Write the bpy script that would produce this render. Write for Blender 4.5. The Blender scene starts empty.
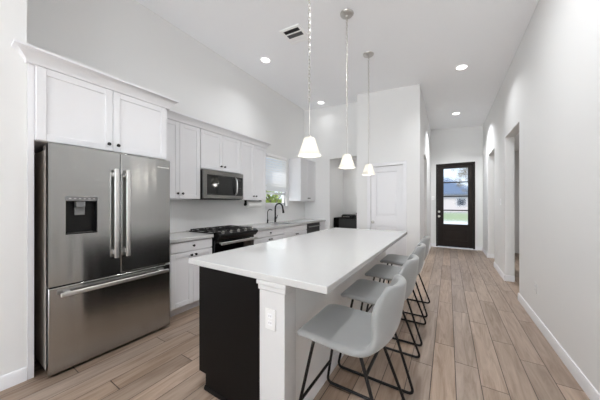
import bpy, bmesh, math, random
from mathutils import Vector, Matrix
random.seed(7)
S = bpy.context.scene
COL = S.collection
PI = math.pi

# ------------------------------------------------------------------ camera
cam_d = bpy.data.cameras.new('camera'); cam = bpy.data.objects.new('camera', cam_d); COL.objects.link(cam)
cam_d.sensor_width = 36.0
cam_d.lens = 237.0 / 600.0 * 36.0
cam_d.shift_y = 3.5 / 600.0
cam_d.clip_start = 0.05; cam_d.clip_end = 300
cam.location = (0, 0, 1.33)
cam.rotation_euler = (PI / 2, 0, math.radians(32.0))
S.camera = cam

# ------------------------------------------------------------------ world, sun, window and fill light, exposure
W = bpy.data.worlds.new('world'); S.world = W; W.use_nodes = True
wn = W.node_tree; wn.nodes.clear()
wo = wn.nodes.new('ShaderNodeOutputWorld'); wb = wn.nodes.new('ShaderNodeBackground')
wr = wn.nodes.new('ShaderNodeValToRGB'); wx = wn.nodes.new('ShaderNodeSeparateXYZ'); wt = wn.nodes.new('ShaderNodeTexCoord')
wn.links.new(wt.outputs['Generated'], wx.inputs[0]); wn.links.new(wx.outputs['Z'], wr.inputs[0])
wr.color_ramp.elements[0].position = 0.0; wr.color_ramp.elements[0].color = (0.72, 0.80, 0.88, 1)
wr.color_ramp.elements[1].position = 0.35; wr.color_ramp.elements[1].color = (0.34, 0.53, 0.82, 1)
wn.links.new(wr.outputs[0], wb.inputs[0]); wb.inputs[1].default_value = 1.3
wn.links.new(wb.outputs[0], wo.inputs[0])

sun_d = bpy.data.lights.new('sun', 'SUN'); sun = bpy.data.objects.new('sun', sun_d); COL.objects.link(sun)
sun_d.energy = 3.2; sun_d.angle = math.radians(1.0); sun_d.color = (1.0, 0.96, 0.9)
sun.rotation_euler = (math.radians(38), 0, math.radians(-25)); sun.location = (0, -8, 14)

def area(name, loc, rot, sx, sy, power, color=(1, 1, 1), spread=PI):
    d = bpy.data.lights.new(name, 'AREA'); d.shape = 'RECTANGLE'; d.size = sx; d.size_y = sy
    d.energy = power; d.color = color; d.spread = spread
    o = bpy.data.objects.new(name, d); COL.objects.link(o); o.location = loc; o.rotation_euler = rot
    return o
# two fill lights added out of view, tilted up; daylight at the kitchen window
area('daylight_fill', (-0.95, -8.8, 1.6), (PI / 2 + math.radians(72), 0, 0), 3.0, 2.4, 430, (0.93, 0.968, 1.0))
area('daylight_fill', (0.78, -4.4, 1.6), (0, PI / 2 + math.radians(75), 0), 2.2, 4.4, 105, (0.93, 0.968, 1.0))  # no source known here; the patio opening was made up for it
area('daylight_fill', (-3.27, 4.28, 1.44), (0, -PI / 2, 0), 0.35, 0.7, .6, (1.0, 1.0, 1.0))
DOWNLIGHT_W = 10.0
PENDANT_W = 1.3
vs = S.view_settings
vs.view_transform = 'Standard'; vs.look = 'None'; vs.gamma = 1.0; vs.use_curve_mapping = False
vs.exposure = 0.50
S.cycles.max_bounces = 10; S.cycles.diffuse_bounces = 9; S.cycles.glossy_bounces = 4; S.cycles.transmission_bounces = 6
S.cycles.transparent_max_bounces = 8; S.cycles.sample_clamp_indirect = 4.0
S.cycles.caustics_reflective = False; S.cycles.caustics_refractive = False

# ------------------------------------------------------------------ materials
def lin(c):
    c = c / 255.0
    return c / 12.92 if c <= 0.04045 else ((c + 0.055) / 1.055) ** 2.4
def rgb(r, g, b): return (lin(r), lin(g), lin(b), 1)

class NT:
    def __init__(s, name):
        s.m = bpy.data.materials.new(name); s.m.use_nodes = True; s.t = s.m.node_tree
        s.t.nodes.clear(); s.out = s.n('ShaderNodeOutputMaterial')
    def n(s, t, **k):
        x = s.t.nodes.new(t)
        for a, b in k.items(): setattr(x, a, b)
        return x
    def l(s, a, b): s.t.links.new(a, b)
    def math(s, op, a, b=None, c=None):
        x = s.n('ShaderNodeMath', operation=op)
        for i, v in enumerate((a, b, c)):
            if v is None: continue
            if isinstance(v, (int, float)): x.inputs[i].default_value = v
            else: s.l(v, x.inputs[i])
        return x.outputs[0]

def mat(name, col, rough=0.5, metal=0.0, spec=0.5, noise=0.0, nscale=8.0, bump=0.0, bscale=200.0, stretch=(1, 1, 1), coat=0.0, sheen=0.0):
    t = NT(name); p = t.n('ShaderNodeBsdfPrincipled')
    p.inputs['Base Color'].default_value = col; p.inputs['Roughness'].default_value = rough
    p.inputs['Metallic'].default_value = metal; p.inputs['Specular IOR Level'].default_value = spec
    if coat: p.inputs['Coat Weight'].default_value = coat; p.inputs['Coat Roughness'].default_value = 0.1
    if sheen: p.inputs['Sheen Weight'].default_value = sheen
    g = t.n('ShaderNodeNewGeometry'); mp = t.n('ShaderNodeMapping'); mp.inputs['Scale'].default_value = stretch
    t.l(g.outputs['Position'], mp.inputs['Vector'])
    if noise:
        nz = t.n('ShaderNodeTexNoise'); nz.inputs['Scale'].default_value = nscale; nz.inputs['Detail'].default_value = 4
        t.l(mp.outputs[0], nz.inputs['Vector'])
        h = t.n('ShaderNodeHueSaturation'); h.inputs['Color'].default_value = col
        v = t.math('MULTIPLY_ADD', nz.outputs[0], 2 * noise, 1 - noise); t.l(v, h.inputs['Value'])
        t.l(h.outputs[0], p.inputs['Base Color'])
    if bump:
        nb = t.n('ShaderNodeTexNoise'); nb.inputs['Scale'].default_value = bscale; nb.inputs['Detail'].default_value = 2
        t.l(mp.outputs[0], nb.inputs['Vector'])
        b = t.n('ShaderNodeBump'); b.inputs['Strength'].default_value = bump; b.inputs['Distance'].default_value = 0.002
        t.l(nb.outputs[0], b.inputs['Height']); t.l(b.outputs[0], p.inputs['Normal'])
    t.l(p.outputs[0], t.out.inputs[0])
    return t.m

def emit(name, col, strength):
    t = NT(name); e = t.n('ShaderNodeEmission'); e.inputs[0].default_value = col; e.inputs[1].default_value = strength
    t.l(e.outputs[0], t.out.inputs[0]); return t.m

def glass_mat(name, tint=(1, 1, 1, 1), gloss=0.08, bump=0.0):
    t = NT(name); tr = t.n('ShaderNodeBsdfTransparent'); tr.inputs[0].default_value = tint
    gl = t.n('ShaderNodeBsdfGlossy'); gl.inputs['Roughness'].default_value = 0.03
    mx = t.n('ShaderNodeMixShader'); mx.inputs[0].default_value = gloss
    t.l(tr.outputs[0], mx.inputs[1]); t.l(gl.outputs[0], mx.inputs[2]); t.l(mx.outputs[0], t.out.inputs[0])
    return t.m

def rain_glass(name):
    t = NT(name); p = t.n('ShaderNodeBsdfRefraction'); p.inputs['IOR'].default_value = 1.12; p.inputs['Roughness'].default_value = 0.0
    g = t.n('ShaderNodeNewGeometry'); nb = t.n('ShaderNodeTexNoise'); nb.inputs['Scale'].default_value = 55; nb.inputs['Detail'].default_value = 1
    t.l(g.outputs['Position'], nb.inputs['Vector'])
    b = t.n('ShaderNodeBump'); b.inputs['Strength'].default_value = 0.32; b.inputs['Distance'].default_value = 0.01
    t.l(nb.outputs[0], b.inputs['Height']); t.l(b.outputs[0], p.inputs['Normal'])
    tr = t.n('ShaderNodeBsdfTransparent'); mx = t.n('ShaderNodeMixShader'); mx.inputs[0].default_value = 0.5
    t.l(p.outputs[0], mx.inputs[1]); t.l(tr.outputs[0], mx.inputs[2]); t.l(mx.outputs[0], t.out.inputs[0])
    return t.m

def floor_mat():
    t = NT('wood_plank_tile'); p = t.n('ShaderNodeBsdfPrincipled')
    g = t.n('ShaderNodeNewGeometry'); sx = t.n('ShaderNodeSeparateXYZ'); t.l(g.outputs['Position'], sx.inputs[0])
    Wd, L = 0.157, 1.12
    xr = t.math('DIVIDE', t.math('ADD', sx.outputs[0], 20 * Wd - 0.048), Wd)
    row = t.math('FLOOR', xr); fx = t.math('FRACT', xr)
    wn1 = t.n('ShaderNodeTexWhiteNoise', noise_dimensions='1D'); t.l(row, wn1.inputs['W'])
    yr = t.math('ADD', t.math('DIVIDE', t.math('ADD', sx.outputs[1], 20.0), L), t.math('MULTIPLY', wn1.outputs['Value'], 7.0))
    pl = t.math('FLOOR', yr); fy = t.math('FRACT', yr)
    idn = t.math('ADD', t.math('MULTIPLY', row, 17.31), t.math('MULTIPLY', pl, 3.77))
    wn2 = t.n('ShaderNodeTexWhiteNoise', noise_dimensions='1D'); t.l(idn, wn2.inputs['W'])
    # grain, shifted per plank, stretched along the plank
    cb = t.n('ShaderNodeCombineXYZ'); t.l(t.math('MULTIPLY', sx.outputs[0], 14.0), cb.inputs[0])
    t.l(t.math('MULTIPLY', sx.outputs[1], 1.3), cb.inputs[1]); t.l(t.math('MULTIPLY', wn2.outputs['Value'], 40.0), cb.inputs[2])
    n1 = t.n('ShaderNodeTexNoise'); n1.inputs['Scale'].default_value = 1.6; n1.inputs['Detail'].default_value = 6; n1.inputs['Roughness'].default_value = 0.62
    n1.inputs['Distortion'].default_value = 0.9
    t.l(cb.outputs[0], n1.inputs['Vector'])
    ramp = t.n('ShaderNodeValToRGB'); e = ramp.color_ramp.elements
    e[0].position = 0.25; e[0].color = rgb(138, 117, 99); e[1].position = 0.78; e[1].color = rgb(196, 178, 163)
    m_ = ramp.color_ramp.elements.new(0.5); m_.color = rgb(172, 154, 139)
    t.l(n1.outputs[0], ramp.inputs[0])
    hs = t.n('ShaderNodeHueSaturation'); t.l(ramp.outputs[0], hs.inputs['Color'])
    t.l(t.math('MULTIPLY_ADD', wn2.outputs['Value'], 0.30, 0.86), hs.inputs['Value'])
    t.l(t.math('MULTIPLY_ADD', wn1.outputs['Value'], 0.25, 0.98), hs.inputs['Saturation'])
    # grout lines
    gx = t.math('LESS_THAN', t.math('MINIMUM', fx, t.math('SUBTRACT', 1.0, fx)), 0.017)
    gy = t.math('LESS_THAN', t.math('MINIMUM', fy, t.math('SUBTRACT', 1.0, fy)), 0.0026)
    gr = t.math('MAXIMUM', gx, gy)
    mx = t.n('ShaderNodeMix', data_type='RGBA'); t.l(gr, mx.inputs[0]); t.l(hs.outputs[0], mx.inputs[6])
    mx.inputs[7].default_value = rgb(74, 60, 51)
    t.l(mx.outputs[2], p.inputs['Base Color'])
    p.inputs['Roughness'].default_value = 0.42; p.inputs['Specular IOR Level'].default_value = 0.35
    b = t.n('ShaderNodeBump'); b.inputs['Strength'].default_value = 0.25; b.inputs['Distance'].default_value = 0.002
    t.l(t.math('SUBTRACT', t.math('MULTIPLY', n1.outputs[0], 0.3), gr), b.inputs['Height']); t.l(b.outputs[0], p.inputs['Normal'])
    t.l(p.outputs[0], t.out.inputs[0]); return t.m

def steel_mat(name, col, rough, vertical_smear=0.12):
    t = NT(name); p = t.n('ShaderNodeBsdfPrincipled'); p.inputs['Metallic'].default_value = 1.0
    p.inputs['Base Color'].default_value = col; p.inputs['Roughness'].default_value = rough
    g = t.n('ShaderNodeNewGeometry'); mp = t.n('ShaderNodeMapping'); mp.inputs['Scale'].default_value = (3, 3, 900)
    t.l(g.outputs['Position'], mp.inputs['Vector'])
    nz = t.n('ShaderNodeTexNoise'); nz.inputs['Scale'].default_value = 1.0; nz.inputs['Detail'].default_value = 2
    t.l(mp.outputs[0], nz.inputs['Vector'])
    b = t.n('ShaderNodeBump'); b.inputs['Strength'].default_value = vertical_smear; b.inputs['Distance'].default_value = 0.001
    t.l(nz.outputs[0], b.inputs['Height'])
    mp2 = t.n('ShaderNodeMapping'); mp2.inputs['Scale'].default_value = (1, 5.5, 0.35)
    t.l(g.outputs['Position'], mp2.inputs['Vector'])
    n2 = t.n('ShaderNodeTexNoise'); n2.inputs['Scale'].default_value = 1.0; n2.inputs['Detail'].default_value = 1
    t.l(mp2.outputs[0], n2.inputs['Vector'])
    b2 = t.n('ShaderNodeBump'); b2.inputs['Strength'].default_value = 0.35; b2.inputs['Distance'].default_value = 0.03
    t.l(n2.outputs[0], b2.inputs['Height']); t.l(b2.outputs[0], b.inputs['Normal'])
    t.l(b.outputs[0], p.inputs['Normal'])
    p.inputs['Anisotropic'].default_value = 0.9; p.inputs['Anisotropic Rotation'].default_value = 0.25
    tg = t.n('ShaderNodeTangent', direction_type='RADIAL', axis='Z'); t.l(tg.outputs[0], p.inputs['Tangent'])
    t.l(p.outputs[0], t.out.inputs[0]); return t.m

def shade_mat():
    t = NT('frosted_glass'); tr = t.n('ShaderNodeBsdfTranslucent'); tr.inputs[0].default_value = (0.93, 0.92, 0.88, 1)
    df = t.n('ShaderNodeBsdfDiffuse'); df.inputs[0].default_value = (0.85, 0.83, 0.78, 1)
    gl = t.n('ShaderNodeBsdfGlossy'); gl.inputs['Roughness'].default_value = 0.15
    m1 = t.n('ShaderNodeMixShader'); m1.inputs[0].default_value = 0.45
    m2 = t.n('ShaderNodeMixShader'); m2.inputs[0].default_value = 0.05
    t.l(tr.outputs[0], m1.inputs[1]); t.l(df.outputs[0], m1.inputs[2]); t.l(m1.outputs[0], m2.inputs[1]); t.l(gl.outputs[0], m2.inputs[2])
    t.l(m2.outputs[0], t.out.inputs[0]); return t.m

M = dict(
    wall=mat('wall_paint', rgb(229, 229, 228), 0.75, spec=0.2, bump=0.03, bscale=350),
    ceil=mat('ceiling_paint', rgb(250, 251, 253), 0.85, spec=0.1, bump=0.04, bscale=200),
    trim=mat('trim_paint', rgb(233, 233, 235), 0.4, spec=0.4),
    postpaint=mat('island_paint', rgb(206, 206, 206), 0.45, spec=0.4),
    cab=mat('cabinet_paint', rgb(229, 229, 231), 0.42, spec=0.4),
    quartz=mat('white_quartz', rgb(196, 196, 195), 0.16, spec=0.5, noise=0.015, nscale=30),
    splash=mat('backsplash_stone', rgb(238, 238, 237), 0.3, spec=0.4, noise=0.04, nscale=2.5, stretch=(1, 1, 2)),
    floor=floor_mat(),
    black=mat('espresso_paint', rgb(15, 13, 12), 0.45, spec=0.12, noise=0.1, nscale=3),
    blackmetal=mat('black_metal', rgb(20, 17, 16), 0.45, spec=0.3),
    knob=mat('black_knob', rgb(30, 28, 27), 0.35, metal=0.3),
    steel=steel_mat('brushed_steel', (0.42, 0.418, 0.408, 1), 0.17),
    steel2=mat('satin_steel', (0.5, 0.495, 0.485, 1), 0.3, metal=1.0),
    handlesteel=mat('handle_steel', (0.72, 0.715, 0.70, 1), 0.38, metal=1.0),
    sinksteel=mat('sink_steel', (0.3, 0.3, 0.3, 1), 0.35, metal=1.0),
    nickel=mat('brushed_nickel', (0.58, 0.56, 0.53, 1), 0.3, metal=1.0),
    fridgeside=mat('lightened_enamel', rgb(168, 160, 152), 0.35, spec=0.5),  # grey lightened to make up for weak light in the side gap
    gasket=mat('black_rubber', rgb(14, 14, 14), 0.7),
    msteel=steel_mat('dark_brushed_steel', (0.27, 0.265, 0.255, 1), 0.28),
    blackglass=mat('black_glass', rgb(10, 10, 10), 0.06, spec=0.6),
    blackplastic=mat('black_plastic', rgb(10, 10, 10), 0.35, spec=0.3),
    iron=mat('cast_iron', rgb(34, 33, 32), 0.6),
    leather=mat('grey_leatherette', rgb(143, 144, 143), 0.5, spec=0.35, noise=0.04, nscale=9, bump=0.12, bscale=420, sheen=0.25),
    white=mat('white_plastic', rgb(250, 250, 249), 0.35),
    plate=mat('outlet_plate', rgb(224, 224, 223), 0.4),
    paper=mat('paper_towel', rgb(240, 240, 238), 0.9, bump=0.2, bscale=150),
    dark=mat('dark_slot', rgb(35, 35, 36), 0.8),
    ventgrey=mat('vent_grey', rgb(120, 120, 120), 0.6),
    wood=mat('dark_stained_wood', rgb(30, 22, 17), 0.5, spec=0.25, noise=0.18, nscale=6, stretch=(8, 8, 0.8)),
    brass=mat('satin_nickel_lock', (0.6, 0.58, 0.55, 1), 0.3, metal=1.0),
    glass=glass_mat('clear_glass'), rain=rain_glass('rain_glass'),
    shade=shade_mat(),
    bulb=emit('bulb_glow', (1.0, 0.94, 0.82, 1), 5.0),
    lens=emit('downlight_glow', (1.0, 0.985, 0.96, 1), 4.0),
    charcoal=mat('charcoal_panel', rgb(58, 58, 58), 0.3),
    blind=mat('blind_slat', rgb(248, 248, 248), 0.55),
    concrete=mat('concrete_drive', rgb(205, 200, 192), 0.85, noise=0.05, nscale=1.0),
    grass=mat('lawn_grass', rgb(142, 150, 108), 0.9, noise=0.3, nscale=2.0),
    asphalt=mat('street_asphalt', rgb(140, 138, 136), 0.9, noise=0.05),
    housewall=mat('house_brick', rgb(206, 196, 190), 0.9, noise=0.08, nscale=6),
    roof=mat('roof_shingle', rgb(92, 104, 122), 0.85, noise=0.12, nscale=4),
    leaf=mat('leaves', rgb(150, 168, 46), 0.6, noise=0.3, nscale=5),
    leaf2=mat('dry_leaves', rgb(120, 108, 84), 0.7, noise=0.3, nscale=5),
    bark=mat('bark', rgb(92, 78, 66), 0.9),
    fence=mat('fence_board', rgb(120, 124, 134), 0.9, noise=0.1),
    winpane=mat('window_dark', rgb(60, 66, 76), 0.2),
)

# ------------------------------------------------------------------ mesh helpers
class MB:
    def __init__(s): s.v = []; s.f = []
    def add(s, vs_, fs):
        o = len(s.v); s.v += [tuple(p) for p in vs_]; s.f += [tuple(o + i for i in f) for f in fs]; return s
    def box(s, x0, x1, y0, y1, z0, z1):
        x0, x1 = sorted((x0, x1)); y0, y1 = sorted((y0, y1)); z0, z1 = sorted((z0, z1))
        return s.add([(x0, y0, z0), (x1, y0, z0), (x1, y1, z0), (x0, y1, z0), (x0, y0, z1), (x1, y0, z1), (x1, y1, z1), (x0, y1, z1)],
                     [(3, 2, 1, 0), (4, 5, 6, 7), (0, 1, 5, 4), (1, 2, 6, 5), (2, 3, 7, 6), (3, 0, 4, 7)])
    def tube(s, pts, r, n=10, closed=False):
        P = [Vector(p) for p in pts]; m = len(P); up = None; rings = []
        for i in range(m):
            if closed: d = (P[(i + 1) % m] - P[i - 1]).normalized()
            elif i == 0: d = (P[1] - P[0]).normalized()
            elif i == m - 1: d = (P[-1] - P[-2]).normalized()
            else: d = ((P[i + 1] - P[i]).normalized() + (P[i] - P[i - 1]).normalized()).normalized()
            if up is None:
                a = Vector((0, 0, 1)) if abs(d.z) < 0.9 else Vector((1, 0, 0)); up = (a - d * a.dot(d)).normalized()
            else: up = (up - d * up.dot(d)).normalized()
            sd = d.cross(up); rr = r[i] if isinstance(r, (list, tuple)) else r
            rings.append([P[i] + (up * math.cos(2 * PI * k / n) + sd * math.sin(2 * PI * k / n)) * rr for k in range(n)])
        vs_ = [p for R in rings for p in R]; fs = []
        for i in range(m if closed else m - 1):
            for k in range(n):
                j = (i + 1) % m
                fs.append((i * n + k, i * n + (k + 1) % n, j * n + (k + 1) % n, j * n + k))
        if not closed: fs += [tuple(range(n))[::-1], tuple((m - 1) * n + k for k in range(n))]
        return s.add(vs_, fs)
    def cyl(s, p0, p1, r, n=16): return s.tube([p0, p1], r, n)
    def lathe(s, prof, c, axis='z', n=24, caps=True):
        c = Vector(c); vs_ = []; fs = []
        for (r, h) in prof:
            for k in range(n):
                a = 2 * PI * k / n; u, w = r * math.cos(a), r * math.sin(a)
                vs_.append(c + (Vector((u, w, h)) if axis == 'z' else Vector((h, u, w)) if axis == 'x' else Vector((w, h, u))))
        for i in range(len(prof) - 1):
            for k in range(n): fs.append((i * n + k, i * n + (k + 1) % n, (i + 1) * n + (k + 1) % n, (i + 1) * n + k))
        if caps: fs += [tuple(range(n))[::-1], tuple((len(prof) - 1) * n + k for k in range(n))]
        return s.add(vs_, fs)
    def prism(s, poly, a0, a1, axis='y'):
        """poly: 2D outline swept along axis; for y poly=(x,z), for x poly=(y,z), for z poly=(x,y)"""
        n = len(poly); f = {'y': lambda p, a: (p[0], a, p[1]), 'x': lambda p, a: (a, p[0], p[1]), 'z': lambda p, a: (p[0], p[1], a)}[axis]
        vs_ = [f(p, a0) for p in poly] + [f(p, a1) for p in poly]
        fs = [tuple(range(n)), tuple(range(2 * n - 1, n - 1, -1))] + [(i, i + n, (i + 1) % n + n, (i + 1) % n) for i in range(n)]
        return s.add(vs_, fs)
    def build(s, name, m, parent=None, bevel=0.0, segs=2, smooth=35, subsurf=0, origin=None):
        lo = [min(p[i] for p in s.v) for i in range(3)]; hi = [max(p[i] for p in s.v) for i in range(3)]
        org = Vector(origin) if origin else Vector(((lo[0] + hi[0]) / 2, (lo[1] + hi[1]) / 2, lo[2]))
        me = bpy.data.meshes.new(name); me.from_pydata([Vector(p) - org for p in s.v], [], s.f)
        bm = bmesh.new(); bm.from_mesh(me); bmesh.ops.recalc_face_normals(bm, faces=bm.faces); bm.to_mesh(me); bm.free()
        me.materials.append(M[m] if isinstance(m, str) else m)
        o = bpy.data.objects.new(name, me); COL.objects.link(o)
        if parent is not None:
            o.parent = parent; o.location = org - wloc(parent)
        else: o.location = org
        if bevel:
            b = o.modifiers.new('bevel', 'BEVEL'); b.width = bevel; b.segments = segs; b.limit_method = 'ANGLE'; b.angle_limit = math.radians(40)
        if subsurf:
            b = o.modifiers.new('sub', 'SUBSURF'); b.levels = subsurf; b.render_levels = subsurf
        for p in me.polygons: p.use_smooth = True
        if smooth < 180: me.set_sharp_from_angle(angle=math.radians(smooth))
        return o

def wloc(o):
    v = Vector(o.location)
    while o.parent: o = o.parent; v += Vector(o.location)
    return v
def tag(o, label=None, cat=None, group=None, kind=None):
    if label: o['label'] = label
    if cat: o['category'] = cat
    if group: o['group'] = group
    if kind: o['kind'] = kind
    return o
def thing(name, loc, label, cat, group=None, kind=None):
    o = bpy.data.objects.new(name, None); COL.objects.link(o); o.location = loc; o.empty_display_size = 0.1
    return tag(o, label, cat, group, kind)
def dup(root, delta, label):
    r = root.copy(); COL.objects.link(r); r.location = Vector(root.location) + Vector(delta); r['label'] = label
    def rec(a, b):
        for ch in list(a.children):
            c = ch.copy(); COL.objects.link(c); c.parent = b; rec(ch, c)
    rec(root, r); return r
def struct(mb, name, m, parent=None, label=None, cat=None, **k):
    o = mb.build(name, m, parent, **k)
    if parent is None: tag(o, label, cat, kind='structure')
    return o
def round_path(pts, rad, n=5, closed=False):
    P = [Vector(p) for p in pts]; out = []; m = len(P)
    for i in range(m):
        if not closed and i in (0, m - 1): out.append(P[i]); continue
        a, b, c = P[i - 1], P[i], P[(i + 1) % m]
        d1, d2 = (a - b), (c - b); r = min(rad, d1.length * .45, d2.length * .45)
        p0, p1 = b + d1.normalized() * r, b + d2.normalized() * r
        for k in range(n + 1):
            t = k / n; out.append(p0 * (1 - t) ** 2 + b * 2 * t * (1 - t) + p1 * t ** 2)
    return out

XR, XL, YE = 0.83, -3.3, 5.5      # right wall, kitchen wall, kitchen end wall
CT = 0.082
def cz(x): return 3.52 + CT * (XR - x)

# ------------------------------------------------------------------ structure
struct(MB().box(-3.6, 3.0, -9.0, 8.56, -0.12, 0), 'floor', 'floor', origin=(0, 0, 0), label='wood look plank tile floor running down the hallway', cat='floor', smooth=180)
def cpoly(t): return [(-3.6, cz(-3.6)), (XR + .125, cz(XR + .125)), (XR + .125, cz(XR + .125) + t), (-3.6, cz(-3.6) + t)]
struct(MB().prism(cpoly(.12), -9.0, 8.56), 'ceiling', 'ceil', label='high white painted ceiling with recessed lights', cat='ceiling')
T = .125
def topbox(mb, x0, x1, y0, y1, z0):     # box that reaches the sloping ceiling
    return mb.prism([(x0, z0), (x1, z0), (x1, cz(x1) + .02), (x0, cz(x0) + .02)], y0, y1)
# right wall with its two hallway openings
b = MB(); 
for y0, y1, z0 in ((-9.0, -6.6, 0), (-6.6, -2.2, 2.75), (-2.2, 4.36, 0), (4.36, 5.33, 2.46), (5.33, 6.41, 0), (6.41, 7.38, 2.50), (7.38, 8.4, 0)): topbox(b, XR, XR + T, y0, y1, z0)  # the tall gap behind the camera is made up for the side fill light
struct(b, 'wall_right', 'wall', label='long pale grey hallway wall with two openings', cat='wall')
# kitchen wall with window hole
WY0, WY1, WZ0, WZ1 = 3.90, 4.66, 1.275, 2.42
b = MB(); topbox(b, XL - T, XL, 0.3, WY0, 0); topbox(b, XL - T, XL, WY1, YE + .1, 0)
b.box(XL - T, XL, WY0, WY1, 0, WZ0); topbox(b, XL - T, XL, WY0, WY1, WZ1)
struct(b, 'wall_left', 'wall', label='white kitchen wall behind the cabinets', cat='wall')
# living room wall ending in a stub beside the fridge
b = MB(); topbox(b, -3.43, -2.70, -9.0, 0.425, 0)
struct(b, 'wall_stub', 'wall', label='white wall end beside the fridge', cat='wall')
# kitchen end wall with tall opening, pantry block, hallway side wall
b = MB(); topbox(b, XL, -2.55, YE, YE + .12, 0); topbox(b, -2.55, -1.71, YE, YE + .12, 2.46)
struct(b, 'wall_end', 'wall', label='kitchen end wall with a tall opening', cat='wall')
PY, PX0, PX1 = 5.10, -1.71, -0.46
PD = (-1.405, -0.765, 2.11)
b = MB(); topbox(b, PX0, PD[0], PY, PY + .12, 0); topbox(b, PD[1], PX1, PY, PY + .12, 0); topbox(b, PD[0], PD[1], PY, PY + .12, PD[2])
topbox(b, PX0, PX0 + .12, PY + .12, 6.0, 0); topbox(b, PX1 - .12, PX1, PY + .12, 6.0, 0); topbox(b, PX0 + .12, PX1 - .12, 5.88, 6.0, 0)
struct(b, 'wall_pantry', 'wall', label='white pantry block standing behind the island', cat='wall')
b = MB(); topbox(b, PX1 - .12, PX1, 6.0, 6.89, 2.46); topbox(b, PX1 - .12, PX1, 6.89, 8.4, 0)
struct(b, 'wall_hall', 'wall', label='left hallway wall beyond the pantry', cat='wall')
# entry wall with the front door hole
FD = (-0.315, 0.655, 2.53)
b = MB(); topbox(b, -3.43, FD[0], 8.4, 8.56, 0); topbox(b, FD[1], XR + T, 8.4, 8.56, 0); topbox(b, FD[0], FD[1], 8.4, 8.56, FD[2])
struct(b, 'wall_entry', 'wall', label='entry wall around the dark front door', cat='wall')
# living room wall behind the camera with its windows
b = MB(); topbox(b, -3.43, -2.45, -9.12, -9.0, 0); topbox(b, 0.55, XR + T, -9.12, -9.0, 0); b.box(-2.45, .55, -9.12, -9.0, 0, .4); topbox(b, -2.45, .55, -9.12, -9.0, 2.8)
b.box(-1.5, -1.4, -9.12, -9.0, .4, 2.8); b.box(-.5, -.4, -9.12, -9.0, .4, 2.8)
struct(b, 'wall_back', 'wall', label='living room wall with three tall windows', cat='wall')
# side rooms seen through the openings
b = MB(); b.box(2.2, 2.3, 3.3, 8.56, 0, 2.8); b.box(XR + T, 2.3, 3.2, 3.3, 0, 2.8); b.box(XR + T, 2.3, 8.46, 8.56, 0, 2.8)
struct(b, 'wall_side', 'wall', label='side hall wall seen through the right openings', cat='wall')
struct(MB().box(XR + T, 2.3, 3.2, 8.56, 2.75, 2.85), 'ceiling_side', 'ceil', label='side hall ceiling', cat='ceiling')
b = MB(); b.box(-3.2, -2.98, 5.62, 7.5, 0, 2.8); b.box(-3.2, PX1 - .12, 7.5, 7.6, 0, 2.8)
struct(b, 'wall_utility', 'wall', label='grey walls of the room beyond the kitchen opening', cat='wall')
struct(MB().box(-3.2, PX1 - .12, 6.0, 7.6, 2.75, 2.85).box(-3.2, PX0, 5.62, 6.0, 2.75, 2.85), 'ceiling_utility', 'ceil', label='ceiling of the room beyond the kitchen opening', cat='ceiling')

# baseboards
BBP = [(0, 0), (.014, 0), (.014, .085), (.009, .1), (0, .1)]
def bb_x(b, x, sgn, y0, y1): b.prism([(x + sgn * p, z) for p, z in BBP], y0, y1, 'y')
def bb_y(b, y, sgn, x0, x1): b.prism([(y + sgn * p, z) for p, z in BBP], x0, x1, 'x')
b = MB(); bb_x(b, XR, -1, -9.0, -6.6); bb_x(b, XR, -1, -2.2, 4.374); bb_x(b, XR, -1, 5.316, 6.424); bb_x(b, XR, -1, 7.366, 8.4)
bb_y(b, 4.36, 1, XR, XR + T); bb_y(b, 5.33, -1, XR, XR + T); bb_y(b, 6.41, 1, XR, XR + T); bb_y(b, 7.38, -1, XR, XR + T)
struct(b, 'baseboard_right', 'trim', label='white baseboard along the right hallway wall', cat='baseboard')
b = MB(); bb_x(b, -2.70, 1, -9.0, .425); struct(b, 'baseboard_stub', 'trim', label='white baseboard on the wall end beside the fridge', cat='baseboard')
b = MB(); bb_y(b, PY, -1, PX0, PD[0] - .07); bb_y(b, PY, -1, PD[1] + .07, PX1 + .014); bb_x(b, PX1, 1, PY, 6.0); bb_x(b, PX1, 1, 6.89, 8.4)
struct(b, 'baseboard_hall', 'trim', label='white baseboard around the pantry and hallway', cat='baseboard')
b = MB(); bb_y(b, 8.4, -1, PX1, FD[0] - .0); bb_y(b, 8.4, -1, FD[1], XR); struct(b, 'baseboard_entry', 'trim', label='white baseboard beside the front door', cat='baseboard')
b = MB(); bb_x(b, 2.2, -1, 3.3, 8.46); bb_y(b, 7.5, -1, -2.98, -.58); bb_x(b, -2.98, 1, 5.62, 7.5)
struct(b, 'baseboard_side', 'trim', label='white baseboard in the side rooms', cat='baseboard')

# backsplash
struct(MB().box(XL, XL + .01, 1.45, WY0 - .03, .92, 1.40).box(XL, XL + .01, WY1 + .03, YE, .92, 1.40).box(XL, XL + .01, WY0 - .03, WY1 + .03, .92, 1.20), 'trim_1', 'splash',
       label='pale stone backsplash between worktop and upper cabinets', cat='backsplash')

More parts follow.
